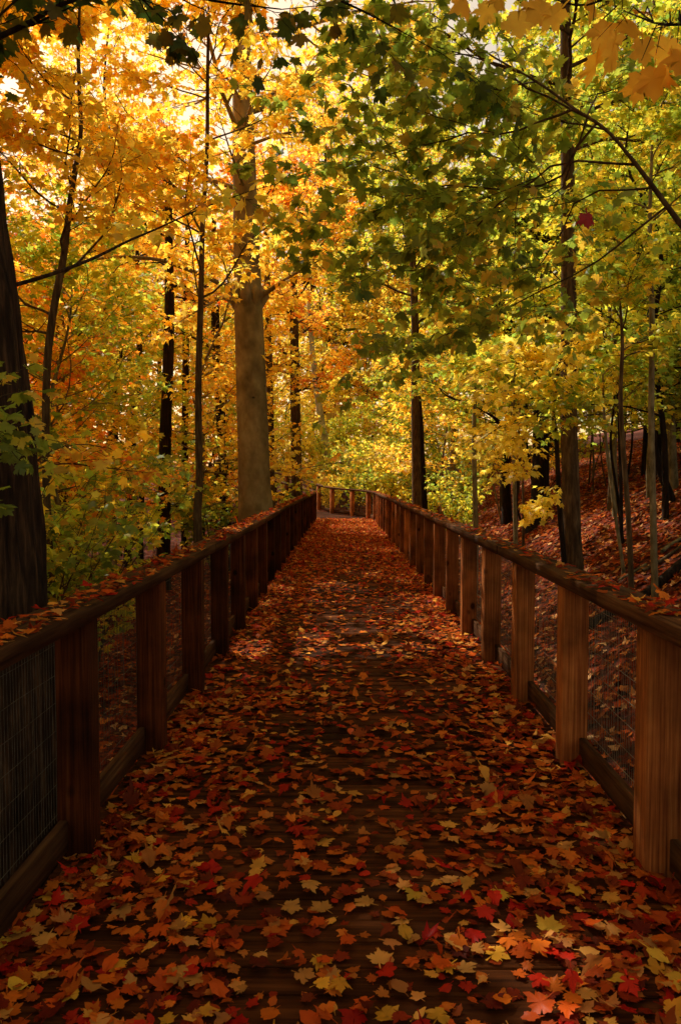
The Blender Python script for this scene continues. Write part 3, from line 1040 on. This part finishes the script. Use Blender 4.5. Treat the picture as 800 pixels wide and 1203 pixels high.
def store(key, T, dens, size, droop=.35, tilt=.5, template=MAPLE_MID):
    d = {}

    def mk(mb, nm):
        me = mesh_from(nm, np.concatenate(mb.v), np.concatenate(mb.f), np.concatenate(mb.s), np.concatenate(mb.r), True)
        me.materials.append(bark_brown)
        d[nm] = me
    if T.trunk.n:
        mk(T.trunk, 'trunk')
    mk(T.wood, 'branches')
    me = leaves_mesh('crown', *T.leaf_arrays(dens, size, droop, tilt), template)
    me.materials.append(M['gold'])
    d['crown'] = me
    PROTO[key] = d
    print(key, len(me.polygons) // 10, 'leaves', len(T.tw))


store('tall0', proto_tall(17, 4.5, 4.4, 34, 0, 0), 10.5, .15)
store('tall1', proto_tall(19, 6, 4.8, 36, 0, 0), 10.5, .15)
store('tall2', proto_tall(15, 3, 4.0, 34, 0, 0), 10.5, .15)
store('high0', proto_tall(16, 8.0, 4.0, 32), 18, .15)
store('small0', proto_small(7.5, 1.4, 2.7, 34), 12.5, .115)
store('small1', proto_small(6.2, 1.0, 2.4, 30), 12.5, .115)
store('small2', proto_small(8.5, 2.0, 3.0, 34), 12.5, .115)
store('shrub0', proto_shrub(2.4, .9, 7), 20, .095)
store('shrub1', proto_shrub(1.8, .8, 7), 20, .095)

PAL = {'gold': G, 'orange': O, 'yellow-green': YG, 'green': GR, 'pale yellow': PY}
forest = []
# (kind, palette, x, y, scale)
left_small = [('small0', 'yellow-green', -4.6, 12.5, .95), ('small1', 'orange', -6.2, 14.5, 1.1), ('small2', 'gold', -3.6, 17.5, 1.0), ('small0', 'green', -7.8, 12, 1.0),
              ('small2', 'orange', -9, 17, 1.1), ('small1', 'yellow-green', -5.2, 19, 1.2), ('small0', 'gold', -11, 15.5, 1.1), ('small2', 'orange', -6.8, 22, 1.1),
              ('small1', 'yellow-green', -4.2, 23.5, 1.1), ('small0', 'orange', -10.5, 22, 1.2), ('small0', 'yellow-green', -8.2, 27, 1.2),
              ('small1', 'orange', -5.5, 28.5, 1.1), ('small2', 'gold', -13, 27, 1.3), ]
left_tall = [('tall1', 'orange', -12.5, 24, 1.0), ('tall2', 'gold', -8.6, 30, 1.0), ('tall1', 'gold', -10, 32, 1.1),
             ('tall1', 'gold', -14, 40, 1.1), ('tall0', 'gold', -12, 48, 1.1)]
far_mid = [('small2', 'pale yellow', -3.8, 46, 1.0), ('small0', 'gold', 1.2, 48.5, 1.5), ('small1', 'yellow-green', 4.6, 42.5, 1.4), ('small0', 'yellow-green', -8.5, 47, 1.6), ('small2', 'gold', 6.5, 50, 1.7), ('small1', 'gold', -1.2, 53, 1.7), ('small2', 'yellow-green', 3.6, 57, 1.9), ('small0', 'gold', -6, 60, 2.0), ('small0', 'yellow-green', 9.5, 46, 1.7), ('small1', 'pale yellow', -.8, 44.5, 1.1), ('tall0', 'gold', -1.8, 53, 1.6), ('tall2', 'yellow-green', 2.6, 55, 1.7), ('tall1', 'gold', -3, 60, 1.5), ('small1', 'gold', 2.2, 46, 1.4), ('small1', 'orange', -.6, 48, 1.4), ('small1', 'yellow-green', -.5, 40.5, .8), ('small0', 'yellow-green', 2.2, 41, 1.0), ('small0', 'yellow-green', 3.4, 36.5, 1.0), 
           ('tall0', 'yellow-green', 1, 50, 1.1), ('tall1', 'gold', 5, 46, 1.0), ('tall0', 'gold', -1.5, 57, 1.1), ('tall2', 'orange', 7.5, 55, 1.2), ('tall1', 'yellow-green', 3.2, 62, 1.2),
           ('tall0', 'gold', -9, 58, 1.2), ('tall1', 'gold', -17, 52, 1.2), ('tall1', 'yellow-green', 13, 62, 1.2)]
right_small = [('small2', 'yellow-green', 5.0, 12.2, .9), ('small1', 'green', 6.8, 12.6, 1.0), ('small2', 'green', 9.6, 12, 1.1), ('small0', 'yellow-green', 5.2, 15.5, .95), ('small1', 'yellow-green', 7, 18.5, 1.1), ('small2', 'yellow-green', 4.4, 20.5, 1.0), ('small0', 'green', 8.8, 15.5, 1.0), ('small1', 'gold', 5.2, 26.5, 1.1),
               ('small2', 'yellow-green', 7, 24.5, 1.1), ('small0', 'yellow-green', 10, 21, 1.2), ('small1', 'green', 6.5, 30, 1.2), ('small2', 'gold', 3.8, 31.5, 1.0), ('small0', 'orange', 10.5, 27.5, 1.2),
               ('small1', 'yellow-green', 12.5, 18, 1.2)]
right_tall = [('small2', 'yellow-green', 14, 27, 1.6), ('small1', 'yellow-green', 12, 34, 1.7), ('small0', 'green', 16.5, 23, 1.6), ('small0', 'gold', 16, 36, 1.9), ('small1', 'yellow-green', 20, 31, 1.8), ('small2', 'yellow-green', 22, 42, 2.0), ('small1', 'green', 10.5, 15.2, 1.2), ('small2', 'yellow-green', 13.5, 20, 1.4), ('tall2', 'yellow-green', 4.6, 22.5, .85), ('tall0', 'yellow-green', 4.4, 33, .9), ('tall2', 'yellow-green', 6.2, 21.8, 1.0), ('tall1', 'orange', 12.5, 23.5, 1.0), ('tall0', 'yellow-green', 8.5, 30, 1.0), ('tall2', 'gold', 13, 31, 1.0),
              ('tall1', 'yellow-green', 17, 28, 1.1), ('tall0', 'yellow-green', 10, 39, 1.1), ('tall2', 'green', 18, 38, 1.2), ('tall1', 'yellow-green', 25, 40, 1.2)]
shade_canopy = [('high0', 'gold', -5.0, 8.2, .95), ('high0', 'yellow-green', -7.0, 6.6, 1.0), ('high0', 'gold', -8.4, 10.6, 1.0)]  # high crowns added, mostly out of view, to shade the near deck
shade = [('tall0', 'yellow-green', -7.5, 4.5, 1.0), ('tall1', 'gold', -10, 8.5, 1.0), ('tall2', 'gold', -11.5, 3, 1.1), ('tall1', 'yellow-green', -8, -1, 1.0), ('tall0', 'gold', -14, 8, 1.1), ('tall2', 'gold', -13, 12.5, 1.1),
         ('tall0', 'yellow-green', -3.5, -3.5, 1.0), ('tall1', 'green', 4.5, -3, 1.0), ('tall0', 'green', 6.5, 4, 1.0), ('tall2', 'gold', -15, -2, 1.2), ('tall1', 'gold', -17.5, 4, 1.1)]  # unseen trees added round the near end to keep the foreground deck dark
zones = ((shade_canopy, 'maple added to shade the walk, bare trunk and high crown by the left railing', 'high-crowned maples added for shade by the left railing'),
         (left_small, 'understory maple crowding the woods left of the walk', 'young maples in the left woods'),
         (left_tall, 'tall maple in the sunlit woods left of the walk', 'tall maples in the left woods'),
         (far_mid, 'maple in the woods beyond the bend of the walk', 'maples beyond the bend'),
         (right_small, 'understory maple on the bank right of the walk', 'young maples on the right bank'),
         (right_tall, 'tall maple up the bank right of the walk', 'tall maples on the right bank'),
         (shade, 'tall maple added for shade close beside the near end of the walk', 'tall maples added for shade beside the near end'))
for lst, lab, grp in zones:
    for kind, pal, x, y, sc in lst:
        bk = random.choice([bark_brown, bark_dark, bark_grey])
        place(kind, PAL[pal], bk, x, y, random.random() * 6.28, sc, pal + ' ' + lab, 'maple_tree', group=pal + ' ' + grp)
for kind, pal, x, y, sc in [('shrub0', 'yellow-green', -3.4, 6.6, 1.0), ('shrub1', 'green', -3.4, 8.2, 1.2), ('shrub0', 'yellow-green', -3.3, 9.6, 1.0), ('shrub1', 'yellow-green', -4.6, 9.2, 1.3),
                            ('shrub0', 'green', -4.6, 7, 1.1), ('shrub0', 'pale yellow', -5.8, 11, 1.3), 
                            ('shrub1', 'yellow-green', -5.6, 14.5, 1.4), ('shrub0', 'green', -7.2, 13.8, 1.5), ('shrub0', 'yellow-green', -6.4, 17, 1.5), ('shrub1', 'green', -3.6, 20, 1.4)]:
    place(kind, PAL[pal], bark_brown, x, y, random.random() * 6.28, sc, pal + ' leafy shrub growing below the left railing', 'leafy_shrub', 'shrub',
          pal + ' shrubs below the left railing')
for kind, pal, x, y, sc in [('shrub1', 'yellow-green', 3.4, 24, 1.0), ('shrub0', 'green', 3.9, 27, 1.0), ('shrub1', 'yellow-green', 2.8, 30, 1.0), ('shrub0', 'pale yellow', 2.0, 36, 1.2), ('shrub0', 'yellow-green', .3, 37, 1.3),
                            ('shrub0', 'pale yellow', 1.2, 39, 1.5), ('shrub0', 'yellow-green', 3.4, 39, 1.5), ('shrub0', 'yellow-green', -.6, 42, 1.7), ('shrub0', 'pale yellow', -3.3, 42.5, 1.8), ('shrub0', 'yellow-green', -4.6, 45, 2.0), ('shrub1', 'yellow-green', -2.0, 45, 2.2), ('shrub0', 'pale yellow', 2.6, 43, 1.8),
                            ('shrub1', 'pale yellow', -1, 37.5, 1.0), ('shrub0', 'yellow-green', 5.2, 33, 1.1)]:
    place(kind, PAL[pal], bark_brown, x, y, random.random() * 6.28, sc, pal + ' low shrub on the bank past the far right railing', 'leafy_shrub', 'shrub',
          pal + ' shrubs past the far railing')

# ------------------------------------------------------------------ fallen log
lg = MB()
pl = [at(690, 690, 8.6), at(720, 679, 8.7), at(760, 664, 8.8), at(810, 648, 9.0), at(880, 630, 9.2)]
pl = [np.array([p[0], p[1], float(H(p[0], p[1])) + .05]) for p in pl]
Q = smooth_path(np.array(pl), 5)
lg.tube(Q, np.linspace(.05, .065, len(Q)), 14, .08, cap=True)
o = lg.build('fallen_log', bark_dark, smooth=True, org=Q[0])
o.location = Q[0]
tag(o, 'black rotting log lying across the red leaves of the bank', 'log')

for k in range(16):
    x, y = random.uniform(2.6, 8), random.uniform(6, 20)
    a = random.random() * PI
    L_ = random.uniform(.6, 1.8)
    pp = []
    for u in np.linspace(-.5, .5, 7):
        px_, py_ = x + math.cos(a) * L_ * u + random.gauss(0, .02), y + math.sin(a) * L_ * u
        pp.append([px_, py_, float(H(px_, py_)) + .03 + random.uniform(0, .03)])
    pp = smooth_path(np.array(pp), 3)
    b = MB()
    b.tube(pp, np.linspace(.022, .007, len(pp)) * random.uniform(.6, 1.3), 7, .1)
    q = pp[len(pp) // 2]
    b.tube([q, q + [random.gauss(0, .15), random.gauss(0, .15), .1], q + [random.gauss(0, .3), random.gauss(0, .3), .16]], [.008, .006, .003], 5)
    o = b.build('fallen_branch', random.choice([bark_dark, bark_brown, bark_grey]), None, True, org=q)
    o.location = q
    tag(o, 'bare dead branch lying among the red leaves of the bank', 'branch', 'dead branches on the bank')
for k in range(16):
    y = random.uniform(9, 24)
    x = (random.uniform(585, 800) - 412) / 900 * y
    z = float(H(x, y))
    h = random.uniform(3, 6)
    lean = random.gauss(0, .08)
    T = Tree()
    pp = smooth_path(np.array([[x + lean * h * t + random.gauss(0, .04), y + random.gauss(0, .04), z - .1 + (h + .1) * t] for t in np.linspace(0, 1, 6)]), 4)
    r = random.uniform(.018, .04)
    T.trunk.tube(pp, np.linspace(r, r * .25, len(pp)), 7, .06)
    crown_on(T, pp, np.linspace(r, r * .25, len(pp)), z + h * .55, z + h, 5, .9, CFG_S)
    lf = random.choice([0, 0, 1])
    T.finish('maple_sapling', tuple(pp[0]), ('yellow-green' if lf == 0 else 'pale yellow') + ' thin bare-stemmed sapling on the right bank', 'tree', random.choice([bark_grey, bark_brown, bark_dark]),
             (YG, PY)[lf], 18, .09, group=('yellow-green' if lf == 0 else 'pale yellow') + ' thin saplings on the right bank')

# ------------------------------------------------------------------ fallen leaves
KC = [('scarlet', ['b41c10', 'c42814', '9a140c']), ('rusty orange', ['cc5418', 'd86c1c', 'b84814']), ('tan', ['c88440', 'd49448', 'b4703a']),
      ('yellow', ['e0a030', 'e8b43c', 'd49028']), ('brown red', ['74200e', '882a10', '5e1a0c'])]
lm = [leaf_mat('fallen_' + n.replace(' ', '_') + '_leaf', c, trans=.15, gloss=.012) for n, c in KC]
cand = []          # position, normal, where


def deck_density(u, y):
    e = abs(u - .5) * 2
    base = .2 + .95 * e ** 1.9
    pat = .5 + .5 * math.sin(y * 2.1 + 3 * u) * math.sin(u * 9 + y * .8 + 1.2 * math.sin(y * 1.7))
    return min(1, base * (.45 + .8 * pat) + np.clip((y - 12) / 12, 0, .8))


tries = 0
while len(cand) < 30000:
    y = 1.6 + 29 * random.random() ** 1.05
    u = random.random()
    if random.random() > deck_density(u, y):
        continue
    l0, r0 = lr(y + 4.0)
    p = l0 * (1 - u) + r0 * u + UP * random.uniform(.004, .02)
    cand.append((p, 'deck', u))
extra = 0
while extra < 1900:           # thicker cover near the first posts and in the corners by the rails
    y = 1.7 + 4.2 * random.random() ** 1.2
    u = random.random()
    e = abs(u - .5) * 2
    if random.random() > .4 + .6 * e ** 1.5:
        continue
    l0, r0 = lr(y + 4.0)
    cand.append((l0 * (1 - u) + r0 * u + UP * random.uniform(.004, .02), 'deck', u))
    extra += 1
for P_, nm in ((LO, 'left'), (RO, 'right')):
    for k in range(2600 if nm == 'left' else 1500):
        y = 2.2 + 28 * random.random() ** 1.4
        dn = .55 + .45 * math.sin(y * 1.3 + (0 if nm == 'left' else 2)) * math.sin(y * .47 + 1)
        if random.random() > dn * (1.0 if nm == 'left' else .8):
            continue
        c = resample(P_, s_of_y(P_, y))[0]
        cand.append((c + np.array([random.uniform(-.09, .09), 0, RAIL_UNDER + RAIL_TH + random.uniform(.006, .02)]), nm, 0))
for k in range(26):       # the red heap on the right cap and the one on the left cap
    c = resample(RO, s_of_y(RO, random.gauss(3.25, .13)))[0]
    cand.append((c + np.array([random.uniform(-.08, .08), 0, RAIL_UNDER + RAIL_TH + random.uniform(.006, .03)]), 'right heap', 0))
    if k < 12:
        c = resample(LO, s_of_y(LO, random.gauss(3.1, .1)))[0]
        cand.append((c + np.array([random.uniform(-.08, .08), 0, RAIL_UNDER + RAIL_TH + random.uniform(.006, .03)]), 'left heap', 0))
N = len(cand)
pos = np.array([c[0] for c in cand])
where = [c[1] for c in cand]
uu = np.array([c[2] for c in cand])
size = .036 + .046 * rng.random(N) ** 1.5
size[[w_ != 'deck' for w_ in where]] *= .8
ang = rng.random(N) * 2 * PI
tdr = np.stack([np.cos(ang), np.sin(ang), rng.normal(0, .05, N)], -1)
nrm = np.tile(UP, (N, 1)) + rng.normal(0, .07, (N, 3))
nrm[rng.random(N) < .5, 2] *= -1
curl = rng.normal(0, .35, N) + (rng.random(N) < .12) * rng.normal(0, .9, N)
bend = rng.normal(0, .3, N) + (rng.random(N) < .12) * rng.normal(0, .8, N)
shp = rng.choice(3, N, p=[.5, .26, .24])
ck = rng.choice(5, N, p=[.16, .4, .16, .08, .2])
for k, w_ in enumerate(where):
    if w_ == 'right heap':
        ck[k] = random.choice([0, 0, 0, 0, 1, 3])
score = np.zeros(N)
for k in range(N):
    pr = project(pos[k])
    if pr and -10 < pr[0] < 810 and -10 < pr[1] < 1215:
        hgt = 1.7 - pos[k][2]
        dd = np.linalg.norm(pos[k] - [0, 0, EYE])
        score[k] = size[k] ** 2 / dd ** 2 * hgt / dd
order = np.argsort(-score)[:300]
big = np.zeros(N, bool)
big[order] = True
first_post = 3.4
GR_ = 'fallen maple leaves on the walk'
for k in order:
    v, f, kk_ = leaf_mesh_arrays(np.zeros((1, 3)), tdr[k:k + 1], nrm[k:k + 1], size[k:k + 1], SHAPES[shp[k]], curl[k:k + 1], bend[k:k + 1])
    lift = -v[:, 2].min() + .002
    v[:, 2] += lift
    me = mesh_from('fallen_leaf', v, f.ravel(), np.full(len(f), 3), np.full(len(f), random.random()))
    o = link('fallen_leaf', me, lm[ck[k]])
    o.location = pos[k]
    u = uu[k]
    y = pos[k][1]
    if where[k] == 'deck':
        zx = 'along the left plank edge' if u < .14 else 'along the right plank edge' if u > .86 else \
            'left of the walk middle' if u < .4 else 'right of the walk middle' if u > .6 else 'mid walk'
        zy = 'before the first posts' if y < 3.0 else 'level with the first posts' if y < 3.9 else 'past the first posts'
        place_ = zx + ' ' + zy
    elif 'heap' in where[k]:
        place_ = 'in the ' + ('bright heap on the right handrail' if 'right' in where[k] else 'small heap on the left handrail')
    else:
        place_ = 'lying on the ' + where[k] + ' handrail'
    lab = KC[ck[k]][0] + (' oval' if shp[k] == 2 else ' lobed maple') + ' leaf ' + place_
    tag(o, lab, 'leaf', KC[ck[k]][0] + (' oval' if shp[k] == 2 else ' lobed') + ' leaves ' + place_)
m = ~big & np.array([w_ == 'deck' for w_ in where])
for nm, msk in (('leaf_litter', m), ('leaf_litter', ~big & ~np.array([w_ == 'deck' for w_ in where]))):
    v, f, kk_ = leaf_mesh_arrays(pos[msk], tdr[msk], nrm[msk], size[msk], SHAPES[shp[msk]], curl[msk], bend[msk])
    low = v.reshape(-1, kk_ + 1, 3)
    sh = np.clip(pos[msk][:, 2] - low[:, :, 2].min(1) - 0.004, 0, .05)
    low[:, :, 2] += sh[:, None]
    o = link(nm, mesh_from(nm, low.reshape(-1, 3), f.ravel(), np.full(len(f), 3), np.repeat(rng.random(msk.sum()), kk_)), M['litter'])
    on_deck = msk is m
    tag(o, 'red and orange leaves carpeting the planks' if on_deck else 'loose red leaves scattered along the handrails', 'leaf litter', kind='stuff')

# litter on the bank and the forest floor
n = 85000
xx = np.concatenate([1.5 + rng.random(n) ** 1.3 * 14, -1.4 - rng.random(n // 3) * 9])
yy = np.concatenate([2.5 + rng.random(n) ** 1.4 * 42, 2.5 + rng.random(n // 3) ** 1.3 * 20])
n = len(xx)
zz = H(xx, yy) + rng.uniform(.0, .03, n)
e = .05
gx = (H(xx + e, yy) - H(xx - e, yy)) / (2 * e)
gy = (H(xx, yy + e) - H(xx, yy - e)) / (2 * e)
nr = np.stack([-gx, -gy, np.ones(n)], -1) + rng.normal(0, .25, (n, 3))
a = rng.random(n) * 2 * PI
td = np.stack([np.cos(a), np.sin(a), np.cos(a) * gx + np.sin(a) * gy], -1)
sz = rng.uniform(.045, .095, n) * (1 + .014 * yy)
me = leaves_mesh('leaf_litter', np.stack([xx, yy, zz], -1), td, nr, sz, rng.random(n), MAPLE_MID, curl=rng.normal(0, .5, n), bend=rng.normal(0, .4, n))
tag(link('leaf_litter', me, M['hilllitter']), 'dark red fallen leaves covering the bank and forest floor', 'leaf litter', kind='stuff')
